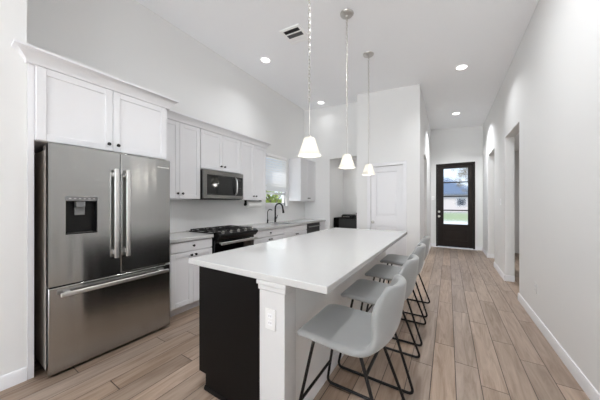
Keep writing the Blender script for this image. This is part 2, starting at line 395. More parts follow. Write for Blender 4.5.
# ------------------------------------------------------------------ kitchen window
win = thing('window_1', (XL - .06, (WY0 + WY1) / 2, WZ0), 'kitchen window with raised white blind above the sink', 'window', kind='structure')
b = MB(); fw = .045
b.box(XL - .10, XL - .04, WY0, WY0 + fw, WZ0, WZ1).box(XL - .10, XL - .04, WY1 - fw, WY1, WZ0, WZ1)
b.box(XL - .10, XL - .04, WY0, WY1, WZ0, WZ0 + .07).box(XL - .10, XL - .04, WY0, WY1, WZ1 - fw, WZ1).box(XL - .10, XL - .04, WY0, WY1, 1.80, 1.84)
b.build('window_frame', 'trim', win, bevel=.003)
MB().box(XL - .075, XL - .069, WY0 + .03, WY1 - .03, WZ0 + .03, WZ1 - .03).build('window_pane', 'glass', win)
MB().box(XL - .04, XL + .045, WY0 - .04, WY1 + .04, WZ0 - .03, WZ0).box(XL + .001, XL + .014, WY0 - .02, WY1 + .02, WZ0 - .075, WZ0 - .03).build('window_sill', 'trim', win, bevel=.004)
bl = thing('window_blind', (XL - .01, (WY0 + WY1) / 2, 1.53), 'white slatted blind half raised in the kitchen window', 'blind')
MB().box(XL - .035, XL + .02, WY0 + .004, WY1 - .004, WZ1 - .06, WZ1 - .002).build('headrail', 'blind', bl, bevel=.003)
b = MB(); z = WZ1 - .09
while z > 1.60:
    b.prism([(XL + .016, z - .029), (XL + .021, z - .029), (XL - .019, z + .029), (XL - .022, z + .029)], WY0 + .008, WY1 - .008); z -= .054
b.build('slats', 'blind', bl)
b = MB()
for i in range(4): b.box(XL - .034, XL + .014, WY0 + .008, WY1 - .008, 1.532 + i * .012, 1.540 + i * .012)
b.build('bottom_rail', 'blind', bl)

# ------------------------------------------------------------------ pantry door
d1 = thing('door_1', ((PD[0] + PD[1]) / 2, PY + .03, 0), 'white two panel pantry door behind the island', 'door', kind='structure')
def panel_door(parent, x0, x1, z0, z1, yf, th, panels, m, name='door_leaf', dep=.012, raised=False):
    b = MB(); xs = sorted({x0, x1} | {p[0] for p in panels} | {p[1] for p in panels})
    # stiles and rails as boxes around the panel holes (panels share x range)
    px0, px1 = panels[0][0], panels[0][1]
    b.box(x0, px0, yf, yf + th, z0, z1).box(px1, x1, yf, yf + th, z0, z1)
    zc = z0
    for (_, _, a, c, g) in panels:
        b.box(px0, px1, yf, yf + th, zc, a); zc = c
    b.box(px0, px1, yf, yf + th, zc, z1)
    o = b.build(name, m, parent, bevel=.004)
    for (_, _, a, c, g) in panels:
        if g: continue
        q = MB().box(px0, px1, yf + dep, yf + th - dep, a, c)
        q.box(px0 + .035, px1 - .035, yf + dep * .35, yf + th - dep * .35, a + .035, c - .035)
        q.build('door_panel', m, o, bevel=.006)
    return o
panel_door(d1, PD[0] + .004, PD[1] - .004, .008, PD[2] - .004, PY + .02, .04, [(-1.405 + .115, -.765 - .115, .23, .86, 0), (-1.405 + .115, -.765 - .115, 1.07, 1.985, 0)], 'trim')
b = MB(); b.lathe([(.031, -.006), (.031, 0), (.012, .004), (.012, .03), (.026, .036), (.030, .05), (.024, .064), (.008, .068)], (-1.36, PY + .02, .935), 'y')
for p in range(len(b.v)): b.v[p] = (b.v[p][0], 2 * (PY + .02) - b.v[p][1] - .0, b.v[p][2])
tag(b.build('door_knob', 'nickel', d1), 'satin nickel door knob')
cas = MB(); cw = .07
for x0, x1, z0, z1 in ((PD[0] - cw, PD[0], 0, PD[2] + cw), (PD[1], PD[1] + cw, 0, PD[2] + cw), (PD[0], PD[1], PD[2], PD[2] + cw)): cas.box(x0, x1, PY - .016, PY, z0, z1)
cas.box(PD[0] - cw, PD[1] + cw, PY - .022, PY, PD[2] + cw - .012, PD[2] + cw)
struct(cas, 'trim_2', 'trim', bevel=.004, label='white casing around the pantry door', cat='door casing')

# ------------------------------------------------------------------ front door
d2 = thing('door_2', ((FD[0] + FD[1]) / 2, 8.42, 0), 'dark wooden front door with four stacked glass lights', 'door', kind='structure')
gx0, gx1 = -0.115, 0.489
b = MB(); b.box(FD[0], FD[0] + .045, 8.385, 8.53, 0, FD[2]).box(FD[1] - .045, FD[1], 8.385, 8.53, 0, FD[2]).box(FD[0] + .045, FD[1] - .045, 8.385, 8.53, FD[2] - .045, FD[2])
b.build('door_frame', 'wood', d2, bevel=.004)
leafd = panel_door(d2, FD[0] + .048, FD[1] - .048, .03, FD[2] - .048, 8.43, .045, [(gx0, gx1, .22, .56, 0), (gx0, gx1, .71, 2.38, 1)], 'wood')
b = MB()
for k in (1, 2, 3):
    zz = .71 + (2.38 - .71) * k / 4; b.box(gx0, gx1, 8.432, 8.474, zz - .016, zz + .016)
b.build('glazing_bars', 'wood', d2, bevel=.004)
for k in range(4):
    z0 = .71 + 1.67 * k / 4; MB().box(gx0, gx1, 8.449, 8.455, z0 + (.016 if k else 0), z0 + 1.67 / 4 - (.016 if k < 3 else 0)).build('window_pane', 'rain', d2)
b = MB(); b.lathe([(.034, 0), (.034, -.012), (.018, -.02), (.018, -.032)], (-.235, 8.43, 1.08), 'y')
tag(b.build('deadbolt', 'brass', d2), 'satin nickel deadbolt')
b = MB(); b.lathe([(.034, 0), (.034, -.01), (.012, -.014), (.012, -.045), (.027, -.05), (.031, -.062), (.022, -.078)], (-.235, 8.43, .94), 'y')
tag(b.build('door_knob', 'brass', d2), 'satin nickel door knob')
struct(MB().box(FD[0] - .06, FD[1] + .06, 8.34, 8.54, 0, .022), 'trim_3', 'trim', bevel=.006, label='pale threshold strip under the front door', cat='threshold')

# ------------------------------------------------------------------ shaker fronts
def shaker(name, m, parent, x, y0, y1, z0, z1, th=.02, rail=.055, sgn=1, knob=None, slab=False):
    b = MB(); xf = x; xb = x - sgn * th
    if slab: b.box(xb, xf, y0, y1, z0, z1)
    else:
        b.box(xb, xf, y0, y0 + rail, z0, z1).box(xb, xf, y1 - rail, y1, z0, z1).box(xb, xf, y0 + rail, y1 - rail, z0, z0 + rail).box(xb, xf, y0 + rail, y1 - rail, z1 - rail, z1)
        b.box(xb, xf - sgn * .009, y0 + rail - .002, y1 - rail + .002, z0 + rail - .002, z1 - rail + .002)
    o = b.build(name, m, parent, bevel=.0025, segs=2)
    if knob:
        k = MB(); s = sgn
        k.lathe([(.009, 0), (.006, .004 * s), (.006, .014 * s), (.013, .018 * s), (.0155, .023 * s), (.013, .028 * s), (.006, .030 * s)], (xf, knob[0], knob[1]), 'x', 14)
        tag(k.build('knob', 'knob', o), 'small round black knob')
    return o
def crown(b, x, y0, y1, z0, ret0=True, ret1=True, h=.10, p=.075):
    """crown moulding along y in front of plane x, mitred returns at both ends going back to the wall"""
    prof = [(0, 0), (.012, 0), (.016, .022), (p * .55, h * .55), (p * .88, h * .78), (p, h * .82), (p, h), (0, h)]
    rings = []
    for (d, hh) in prof:
        pts = []
        if ret0: pts += [(XL + .0, y0 - d, z0 + hh)]
        pts += [(x + d, y0 - (d if ret0 else 0), z0 + hh), (x + d, y1 + (d if ret1 else 0), z0 + hh)]
        if ret1: pts += [(XL + .0, y1 + d, z0 + hh)]
        rings.append(pts)
    n = len(rings[0]); vs_ = [p_ for R in rings for p_ in R]; fs = []
    for i in range(len(rings) - 1):
        for k in range(n - 1): fs.append((i * n + k, i * n + k + 1, (i + 1) * n + k + 1, (i + 1) * n + k))
    # top and closing strip
    L = len(rings) - 1
    b.add(vs_, fs)
    return b

def upper(name_label, y0, y1, z0, z1, xf, split=True, knobs='center', group='white upper cabinets', x0=XL + .001, knob_y=None):
    t = thing('wall_cabinet', ((x0 + xf) / 2, (y0 + y1) / 2, z0), name_label, 'cabinet', group)
    MB().box(x0, xf - .021, y0, y1, z0, z1).build('carcass', 'cab', t, bevel=.002)
    g = .0035; ym = (y0 + y1) / 2 if knob_y is None else knob_y; zk = z0 + .07
    shaker('door', 'cab', t, xf, y0 + g, ym - g / 2, z0 + .004, z1 - .002, knob=(ym - .034, zk))
    shaker('door', 'cab', t, xf, ym + g / 2, y1 - g, z0 + .004, z1 - .002, knob=(ym + .034, zk))
    return t
XU = -2.95
# cabinet over the fridge with its tall side panels
fc = thing('wall_cabinet', (-3.0, .955, 1.815), 'deep white two door cabinet above the steel fridge', 'cabinet', 'white upper cabinets')
MB().box(XL + .001, -2.682, .462, 1.452, 1.815, 2.40).build('carcass', 'cab', fc, bevel=.002)
shaker('door', 'cab', fc, -2.66, .466, .953, 1.818, 2.385, knob=(.953 - .034, 1.878)); shaker('door', 'cab', fc, -2.66, .957, 1.448, 1.818, 2.385, knob=(.957 + .034, 1.878))
MB().box(-3.29, -2.685, .427, .460, 0, 2.40).build('side_panel', 'cab', fc, bevel=.002)
MB().box(-3.29, -2.685, 1.453, 1.475, 0, 2.40).build('side_panel', 'cab', fc, bevel=.002)
b = MB().box(-3.29, -2.662, .427, 1.475, 2.386, 2.41); crown(b, -2.662, .427, 1.475, 2.386, h=.105, p=.078); b.box(-3.29, -2.60, .36, 1.54, 2.4905, 2.4915)
b.build('crown_molding', 'cab', fc)
ua = upper('tall white two door cabinet between fridge and microwave', 1.478, 2.083, 1.39, 2.385, XU)
ub = upper('short white two door cabinet directly above the microwave', 2.087, 2.850, 1.825, 2.385, XU)
uc = upper('tall white two door cabinet between microwave and kitchen window', 2.854, 3.50, 1.39, 2.385, XU)
for t, y0, y1, r0, r1 in ((ua, 1.478, 2.085, False, False), (ub, 2.085, 2.852, False, False), (uc, 2.852, 3.50, False, True)):
    b = MB(); crown(b, XU - .002, y0, y1, 2.386, ret0=r0, ret1=r1, h=.095, p=.075); b.box(-3.29, XU + .07, y0, y1 + (.07 if r1 else 0), 2.4785, 2.4795)
    b.build('crown_molding', 'cab', t)
ud = upper('white two door cabinet in the corner right of the window', 4.76, 5.49, 1.39, 2.42, XU)

# ------------------------------------------------------------------ refrigerator
FX = -2.55; FY0, FY1 = .508, 1.430
fr = thing('refrigerator', (-2.9, (FY0 + FY1) / 2, 0), 'stainless steel french door refrigerator with lower freezer drawer and water dispenser', 'refrigerator')
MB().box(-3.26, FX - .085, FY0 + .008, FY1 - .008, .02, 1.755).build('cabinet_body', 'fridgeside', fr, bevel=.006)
MB().box(FX - .088, FX - .066, FY0 + .014, FY1 - .014, .03, 1.76).build('gasket', 'gasket', fr)
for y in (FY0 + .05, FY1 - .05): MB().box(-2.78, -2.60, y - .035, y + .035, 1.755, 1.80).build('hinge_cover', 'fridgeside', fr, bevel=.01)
for y in (FY0 + .07, FY1 - .07):
    for x in (-3.18, -2.72): MB().lathe([(.02, 0), (.02, .035)], (x, y, 0)).build('levelling_foot', 'gasket', fr)
MB().box(-2.70, -2.60, FY0 + .02, FY1 - .02, .008, .03).build('toe_grille', 'gasket', fr)
YS = .970; DX = FX - .066
# left door built around the dispenser recess
DY0, DY1, DZ0, DZ1 = .604, .802, 1.083, 1.352
b = MB(); z0, z1 = .693, 1.79
b.box(DX, FX, FY0, DY0, z0, z1).box(DX, FX, DY1, YS - .003, z0, z1).box(DX, FX, DY0, DY1, z0, DZ0).box(DX, FX, DY0, DY1, DZ1, z1)
ld = b.build('door', 'steel', fr)
rd = MB().box(DX, FX, YS + .003, FY1, z0, z1).build('door', 'steel', fr, bevel=.006)
fz = MB().box(DX, FX, FY0, FY1, .022, .682).build('freezer_drawer', 'steel', fr, bevel=.006)
# door edge strips so the left door keeps its rounded look
b = MB(); b.box(DX - .0, DX + .05, DY0 - .001, DY1 + .001, DZ0 - .001, DZ1 + .001)
b = MB(); b.box(DX + .001, DX + .006, DY0, DY1, DZ0, DZ1).box(DX + .001, FX - .001, DY0, DY0 + .004, DZ0, DZ1).box(DX + .001, FX - .001, DY1 - .004, DY1, DZ0, DZ1).box(DX + .001, FX - .001, DY0, DY1, DZ1 - .004, DZ1).box(DX + .001, FX - .001, DY0, DY1, DZ0, DZ0 + .006)
tag(b.build('dispenser_recess', 'blackplastic', ld), 'black recessed water and ice dispenser')
MB().box(FX - .002, FX + .004, DY0 - .003, DY1 + .003, DZ1 - .001, DZ1 + .036).build('control_strip', 'ventgrey', ld, bevel=.002)
b = MB()
for i in range(6): b.box(FX + .004, FX + .0046, DY0 + .018 + i * .03, DY0 + .032 + i * .03, DZ1 + .014, DZ1 + .022)
b.build('control_marks', 'steel2', ld)
b = MB(); b.box(DX + .012, FX - .006, .668, .725, 1.30, 1.349).box(DX + .020, DX + .030, .664, .73, 1.235, 1.30)
b.build('dispenser_paddle', 'ventgrey', ld, bevel=.004)
MB().box(DX + .01, FX - .001, DY0 + .02, DY1 - .02, DZ0 + .006, DZ0 + .012).build('drip_tray', 'charcoal', ld)
def bar_handle(parent, p0, p1, out, r=.0125):
    b = MB(); p0, p1 = Vector(p0), Vector(p1); d = (p1 - p0).normalized(); o = Vector((out, 0, 0)); h = .016; w = .013
    lo = p0 + o; hi = p1 + o
    if abs(d.z) > .5:
        b.box(lo.x - w, lo.x + w * .6, lo.y - h, lo.y + h, lo.z, hi.z)
        for p in (lo.z + .03, hi.z - .07): b.box(p0.x, lo.x, lo.y - .01, lo.y + .01, p, p + .04)
    else:
        b.box(lo.x - w, lo.x + w * .6, lo.y, hi.y, lo.z - h, lo.z + h)
        for p in (lo.y + .03, hi.y - .07): b.box(p0.x, lo.x, p, p + .04, lo.z - .01, lo.z + .01)
    return tag(b.build('handle', 'handlesteel', parent, bevel=.006, segs=3), 'bright steel bar handle')
bar_handle(ld, (FX, .925, .845), (FX, .925, 1.64), .05)
bar_handle(rd, (FX, 1.016, .845), (FX, 1.016, 1.64), .05)
bar_handle(fz, (FX, .565, .628), (FX, 1.385, .628), .05)
b = MB(); y = 1.300
for w in (.012, .008, .005, .010, .009, .005, .010, .010, .008, .011): b.box(FX, FX + .0012, y, y + w * .8, 1.704, 1.713); y += w + .003
b.build('nameplate', 'white', rd)

# ------------------------------------------------------------------ microwave
MX = -2.89
mw = thing('microwave', (-3.09, 2.468, 1.395), 'stainless over the range microwave with curved handle above the stove', 'microwave')
MB().box(XL + .012, MX - .03, 2.092, 2.845, 1.395, 1.815).build('housing', 'blackplastic', mw, bevel=.004)
b = MB(); y0, y1, z0, z1 = 2.092, 2.845, 1.405, 1.812
b.box(MX - .03, MX, y0, y0 + .055, z0, z1).box(MX - .03, MX, y0 + .055, y1, z1 - .065, z1).box(MX - .03, MX, y0 + .055, y1, z0, z0 + .05).box(MX - .03, MX, y1 - .012, y1, z0 + .05, z1 - .065)
dm = b.build('door', 'msteel', mw, bevel=.003)
MB().box(MX - .026, MX - .004, y0 + .055, 2.65, z0 + .05, z1 - .065).build('window', 'blackglass', dm)
MB().box(MX - .026, MX - .002, 2.655, y1 - .012, z0 + .05, z1 - .065).build('control_panel', 'blackglass', mw)
MB().box(MX - .002, MX - .001, 2.735, 2.80, z1 - .125, z1 - .095).build('display', 'charcoal', mw)
b = MB()
for i in range(4):
    for j in range(3): b.box(MX - .002, MX - .0012, 2.735 + j * .025, 2.750 + j * .025, z0 + .075 + i * .03, z0 + .09 + i * .03)
b.build('buttons', 'charcoal', mw)
pts = [(MX - .004, 2.675, z0 + .06), (MX + .03, 2.675, z0 + .09), (MX + .045, 2.675, (z0 + z1) / 2), (MX + .03, 2.675, z1 - .105), (MX - .004, 2.675, z1 - .075)]
tag(MB().tube(round_path(pts, .08), .011, 10).build('handle', 'steel2', dm), 'bright curved steel handle')
MB().box(-3.2, MX - .06, 2.12, 2.82, 1.388, 1.395).build('vent_grille', 'blackplastic', mw)

# ------------------------------------------------------------------ base cabinets, worktops, sink
XB = -2.68
def base(label, y0, y1, drawer=True, knobs=True, false_front=False):
    t = thing('base_cabinet', ((XL + XB) / 2, (y0 + y1) / 2, 0), label, 'cabinet', 'white base cabinets')
    if false_front:   # open top above the sink
        MB().box(XL + .012, XB - .021, y0, y1, .1, .62).box(XB - .04, XB - .021, y0, y1, .62, .879).build('carcass', 'cab', t, bevel=.002)
    else: MB().box(XL + .012, XB - .036, y0, y1, .1, .879).build('carcass', 'cab', t, bevel=.002)
    MB().box(XL + .012, XB - .075, y0, y1, 0, .1).build('toe_kick', 'cab', t)
    g = .003; ym = (y0 + y1) / 2
    shaker('drawer' if not false_front else 'false_front', 'cab', t, XB, y0 + g, y1 - g, .752, .868, slab=True, knob=None if false_front else (ym, .812))
    shaker('door', 'cab', t, XB, y0 + g, ym - g / 2, .108, .742, knob=(ym - .03, .70)); shaker('door', 'cab', t, XB, ym + g / 2, y1 - g, .108, .742, knob=(ym + .03, .70))
    return t
base('white base cabinet with one drawer between fridge and stove', 1.510, 2.071)
base('wide white base cabinet with one drawer right of the stove', 2.852, 3.718)
base('white sink base cabinet below the black faucets', 3.722, 4.585, false_front=True)
b = MB(); b.box(XL + .012, XB - .002, 1.478, 1.507, .1, .879); tag(b.build('cabinet_filler', 'cab', bevel=.002), 'narrow white filler strip beside the fridge', 'filler')
b = MB(); b.box(XL + .012, XB - .002, 5.215, 5.49, .0, .879); tag(b.build('cabinet_filler', 'cab', bevel=.002), 'white end panel right of the dishwasher', 'filler')
tag(MB().box(XL + .011, -2.652, 1.478, 2.072, .880, .92).build('kitchen_worktop', 'quartz', bevel=.003), 'short white quartz worktop between fridge and stove', 'worktop')
SK = (-3.12, -2.76, 3.80, 4.47)
b = MB(); X0, X1 = XL + .011, -2.652
b.box(X0, X1, 2.851, SK[2], .88, .92).box(X0, X1, SK[3], YE - .001, .88, .92).box(X0, SK[0], SK[2], SK[3], .88, .92).box(SK[1], X1, SK[2], SK[3], .88, .92)
tag(b.build('kitchen_worktop', 'quartz'), 'long white quartz worktop with sink under the window', 'worktop')
sk = thing('sink', (-2.94, 4.135, .66), 'undermount steel sink in the worktop below the window', 'sink')
b = MB(); x0, x1, y0, y1 = SK[0] - .005, SK[1] + .005, SK[2] - .005, SK[3] + .005
b.box(x0, x1, y0, y1, .66, .67).box(x0, x0 + .012, y0, y1, .67, .879).box(x1 - .012, x1, y0, y1, .67, .879).box(x0, x1, y0, y0 + .012, .67, .879).box(x0, x1, y1 - .012, y1, .67, .879)
b.build('basin', 'sinksteel', sk, bevel=.003)
MB().lathe([(.045, .670), (.045, .674), (.03, .675)], (-2.94, 4.135, 0)).build('drain', 'nickel', sk)

# faucets
fa = thing('faucet', (-3.19, 4.09, .92), 'tall black gooseneck faucet behind the sink', 'faucet')
c = Vector((-3.19, 4.09, .92))
MB().lathe([(.03, 0), (.03, .006), (.02, .012), (.02, .11), (.016, .13)], c, 'z').build('base', 'blackmetal', fa)
arc = [c + Vector((0, 0, .12)), c + Vector((0, 0, .31))] + [c + Vector((.10 - .10 * math.cos(a), 0, .31 + .10 * math.sin(a))) for a in [PI * k / 10 for k in range(1, 10)]] + [c + Vector((.205, 0, .29))]
MB().tube(arc, .0165, 12).build('spout', 'blackmetal', fa)
MB().tube([c + Vector((.205, 0, .29)), c + Vector((.213, 0, .25)), c + Vector((.218, 0, .205))], [.018, .021, .023], 12).build('spray_head', 'blackmetal', fa)
MB().tube([c + Vector((0, .018, .085)), c + Vector((0, .05, .09)), c + Vector((.01, .065, .16))], [.012, .01, .006], 8).build('handle', 'blackmetal', fa)
f2 = thing('water_filter_tap', (-3.19, 3.83, .92), 'thin black filtered water tap left of the tall faucet', 'tap')
c = Vector((-3.19, 3.83, .92))
MB().lathe([(.022, 0), (.022, .006), (.015, .01), (.015, .075), (.007, .085)], c, 'z').build('base', 'blackmetal', f2)
arc = [c + Vector((0, 0, .08)), c + Vector((0, 0, .22))] + [c + Vector((.07 - .07 * math.cos(a), 0, .22 + .07 * math.sin(a))) for a in [PI * k / 8 for k in range(1, 7)]]
MB().tube(arc, .0085, 8).build('spout', 'blackmetal', f2)
MB().tube([c + Vector((0, .012, .055)), c + Vector((0, .035, .062))], .007, 8).build('handle', 'blackmetal', f2)

# paper towel holder and roll
ph = thing('paper_towel_holder', (-3.10, 3.30, 1.30), 'black paper towel holder under the cabinet left of the window', 'paper towel holder')
b = MB(); b.box(-3.14, -3.06, 3.10, 3.499, 1.384, 1.39)
for y in (3.10, 3.497): b.box(-3.125, -3.075, y, y + .012, 1.30, 1.386)
b.build('bracket', 'blackmetal', ph, bevel=.003)
MB().cyl((-3.10, 3.10, 1.315), (-3.10, 3.499, 1.315), .009, 10).lathe([(.028, -.006), (.028, .004)], (-3.10, 3.098, 1.315), 'y', 18).build('rod', 'blackmetal', ph)
b = MB(); ny = 3.455; b.lathe([(.018, 3.126), (.06, 3.126), (.06, 3.495), (.018, 3.495), (.018, 3.126)], (-3.10, 0, 1.315), 'y', 28, caps=False)
tag(b.build('paper_towel_roll', 'paper'), 'white paper towel roll hanging under the cabinet', 'paper towel')

# dishwasher
dw = thing('dishwasher', (-2.98, 4.9, 0), 'dark steel dishwasher near the corner of the worktop', 'dishwasher')
MB().box(XL + .02, XB - .03, 4.592, 5.208, .1, .874).build('tub', 'charcoal', dw)
MB().box(XL + .02, XB - .08, 4.592, 5.208, 0, .1).build('toe_kick', 'gasket', dw)
dd = MB().box(XB - .03, XB - .002, 4.594, 5.206, .105, .872).build('door', 'charcoal', dw, bevel=.004)
b = MB(); b.box(XB + .025, XB + .045, 4.63, 5.17, .790, .812)
for y in (4.66, 5.12): b.box(XB - .002, XB + .03, y, y + .02, .793, .809)
tag(b.build('handle', 'steel2', dd, bevel=.004), 'bright steel bar handle')

# ------------------------------------------------------------------ range
RY0, RY1, RX = 2.078, 2.845, -2.655
rg = thing('range', (-2.97, (RY0 + RY1) / 2, 0), 'black slide in gas range with steel oven handle', 'stove')
MB().box(XL + .02, RX - .03, RY0, RY1, .03, .905).build('oven_body', 'blackplastic', rg, bevel=.003)
for y in (RY0 + .06, RY1 - .06):
    for x in (-3.2, -2.75): MB().lathe([(.018, 0), (.018, .032)], (x, y, 0), n=12).build('foot', 'gasket', rg)
MB().box(-3.205, RX - .005, RY0 - .004, RY1 + .004, .905, .938).build('cooktop', 'blackglass', rg, bevel=.004)
MB().box(XL + .012, -3.206, RY0 - .002, RY1 + .002, .905, .930).build('rear_trim', 'steel2', rg, bevel=.002)
MB().prism([(RX - .03, .832), (RX + .03, .832), (RX + .085, .885), (RX + .082, .912), (RX + .03, .938), (RX - .03, .938)], RY0 + .02, RY1 + .008).build('control_panel', 'blackplastic', rg, bevel=.003)
for i in range(5):
    y = RY0 + .10 + i * .14
    b = MB(); b.lathe([(.022, 0), (.022, .006), (.018, .008), (.0165, .03), (.012, .033)], (0, 0, 0), 'x', 18)
    R = Matrix.Rotation(-math.radians(65), 3, 'Y')
    b.v = [tuple(R @ Vector(p) + Vector((RX + .056, y, .926))) for p in b.v]
    tag(b.build('knob', 'steel2', rg), 'steel burner knob')
od = MB().box(RX - .03, RX + .008, RY0 + .006, RY1 - .006, .20, .828).build('oven_door', 'blackglass', rg, bevel=.005)
MB().box(RX + .008, RX + .0095, RY0 + .12, RY1 - .12, .33, .66).build('window', 'blackglass', od)
b = MB(); b.box(RX + .075, RX + .095, RY0 + .05, RY1 - .005, .768, .806)
for y in (RY0 + .08, RY1 - .10): b.box(RX + .006, RX + .08, y, y + .02, .775, .799)
tag(b.build('handle', 'handlesteel', od, bevel=.007), 'bright steel oven handle')
MB().box(RX - .03, RX + .004, RY0 + .006, RY1 - .006, .05, .192).build('storage_drawer', 'blackplastic', rg, bevel=.004)
for (ya, yb) in ((RY0 + .02, RY0 + .26), (RY0 + .265, RY1 - .265), (RY1 - .26, RY1 - .02)):
    b = MB(); x0, x1 = -3.19, RX - .03; zt = .957
    for x in (x0, (x0 + x1) / 2, x1): b.box(x - .007, x + .007, ya, yb, zt - .012, zt)
    for y in (ya, (ya + yb) / 2, yb): b.box(x0, x1, y - .006, y + .006, zt - .012, zt)
    for x in (x0, x1):
        for y in (ya, yb): b.box(x - .008, x + .008, y - .008, y + .008, .936, zt)
    b.build('grate', 'iron', rg, bevel=.002)
for (x, y, r) in ((-3.12, RY0 + .14, .04), (-2.83, RY0 + .14, .05), (-2.97, (RY0 + RY1) / 2, .055), (-3.12, RY1 - .14, .035), (-2.83, RY1 - .14, .045)):
    MB().lathe([(r, .937), (r, .944), (r * .8, .946), (r * .75, .953), (r * .3, .955)], (x, y, 0), n=20).build('burner', 'iron', rg)

# ------------------------------------------------------------------ island
IX0, IX1, IY0, IY1 = -1.64, -0.505, 1.06, 3.76
tag(MB().box(IX0, IX1, IY0, IY1, .88, .92).build('island_worktop', 'quartz', bevel=.005, segs=3), 'large white quartz worktop on the kitchen island', 'worktop')
isl = thing('kitchen_island', (-1.2, 2.4, 0), 'long island base with dark end panel and white seating side', 'kitchen island')
KX0, KX1, E0, E1 = -0.957, -0.790, 1.085, 3.70
MB().box(-1.53, KX0, E0 + .018, E1, .1, .879).box(-1.46, KX0, E0 + .018, E1, 0, .1).build('cabinet_body', 'black', isl, bevel=.002)
MB().prism([(-1.552, .105), (-1.478, .105), (-1.478, 0), (KX0, 0), (KX0, .879), (-1.552, .879)], E0, E0 + .018).build('end_panel', 'black', isl, bevel=.0015)
MB().prism([(E0 - .012, 0), (E0, 0), (E0, .028), (E0 - .004, .028), (E0 - .012, .016)], -1.48, KX0, 'x').build('shoe_molding', 'black', isl)
MB().box(KX0 + .001, KX1, E0 + .05, E1, 0, .879).build('knee_wall', 'wall', isl)
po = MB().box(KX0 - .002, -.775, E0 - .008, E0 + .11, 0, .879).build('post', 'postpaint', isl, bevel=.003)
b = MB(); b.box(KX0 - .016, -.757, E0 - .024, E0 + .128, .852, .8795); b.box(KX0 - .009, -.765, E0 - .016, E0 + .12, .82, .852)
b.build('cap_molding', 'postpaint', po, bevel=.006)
b = MB(); bb_x(b, KX1, 1, E0 + .11, E1 + .0); b.build('baseboard', 'trim', isl)
ys = [1.11, 1.98, 2.85, 3.695]
for y0, y1 in zip(ys[:-1], ys[1:]):
    ym = (y0 + y1) / 2
    for a, c, ky in ((y0 + .002, ym - .002, ym - .035), (ym + .002, y1 - .002, ym + .035)):
        shaker('door', 'black', isl, -1.552, a, c, .11, .872, sgn=-1, knob=(ky, .80))
# outlet on the post
def plate(name, label, cat, c, axis, w=.072, h=.117, kind='outlet', group=None):
    """wall plate: axis is the outward normal, '+x','-x','-y'"""
    t = thing(name, c, label, cat, group)
    def bx(nm, m, u0, u1, z0, z1, d0, d1, **k):
        s = -1 if axis[0] == '-' else 1
        if axis[1] == 'x': MB().box(c[0] + s * d0, c[0] + s * d1, c[1] + u0, c[1] + u1, c[2] + z0, c[2] + z1).build(nm, m, t, **k)
        else: MB().box(c[0] + u0, c[0] + u1, c[1] + s * d0, c[1] + s * d1, c[2] + z0, c[2] + z1).build(nm, m, t, **k)
    bx('cover_plate', 'plate' if kind == 'outlet' else 'white', -w / 2, w / 2, -h / 2, h / 2, 0, .006, bevel=.002)
    if kind == 'outlet':
        for z in (.02, -.02):
            bx('socket', 'trim', -.017, .017, z - .014, z + .014, .006, .009, bevel=.002)
            for u in (-.007, .007): bx('slot', 'dark', u - .0012, u + .0012, z - .005, z + .006, .009, .0094)
    else: bx('rocker', 'trim', -.016, .016, -.033, .033, .006, .010, bevel=.002)
    return t
plate('wall_outlet', 'white outlet on the island post under the worktop', 'outlet', (-.872, E0 - .008, .66), '-y', .075, .12)
plate('wall_outlet', 'white outlet low on the near right wall', 'outlet', (XR, 3.63, .39), '-x')
plate('wall_outlet', 'white outlet low on the wall between the right openings', 'outlet', (XR, 6.05, .36), '-x')
plate('light_switch', 'white light switch on the wall between the right openings', 'switch', (XR, 5.70, 1.36), '-x', kind='switch')
plate('light_switch', 'white light switch left of the front door', 'switch', (-.395, 8.4, 1.50), '-y', kind='switch')

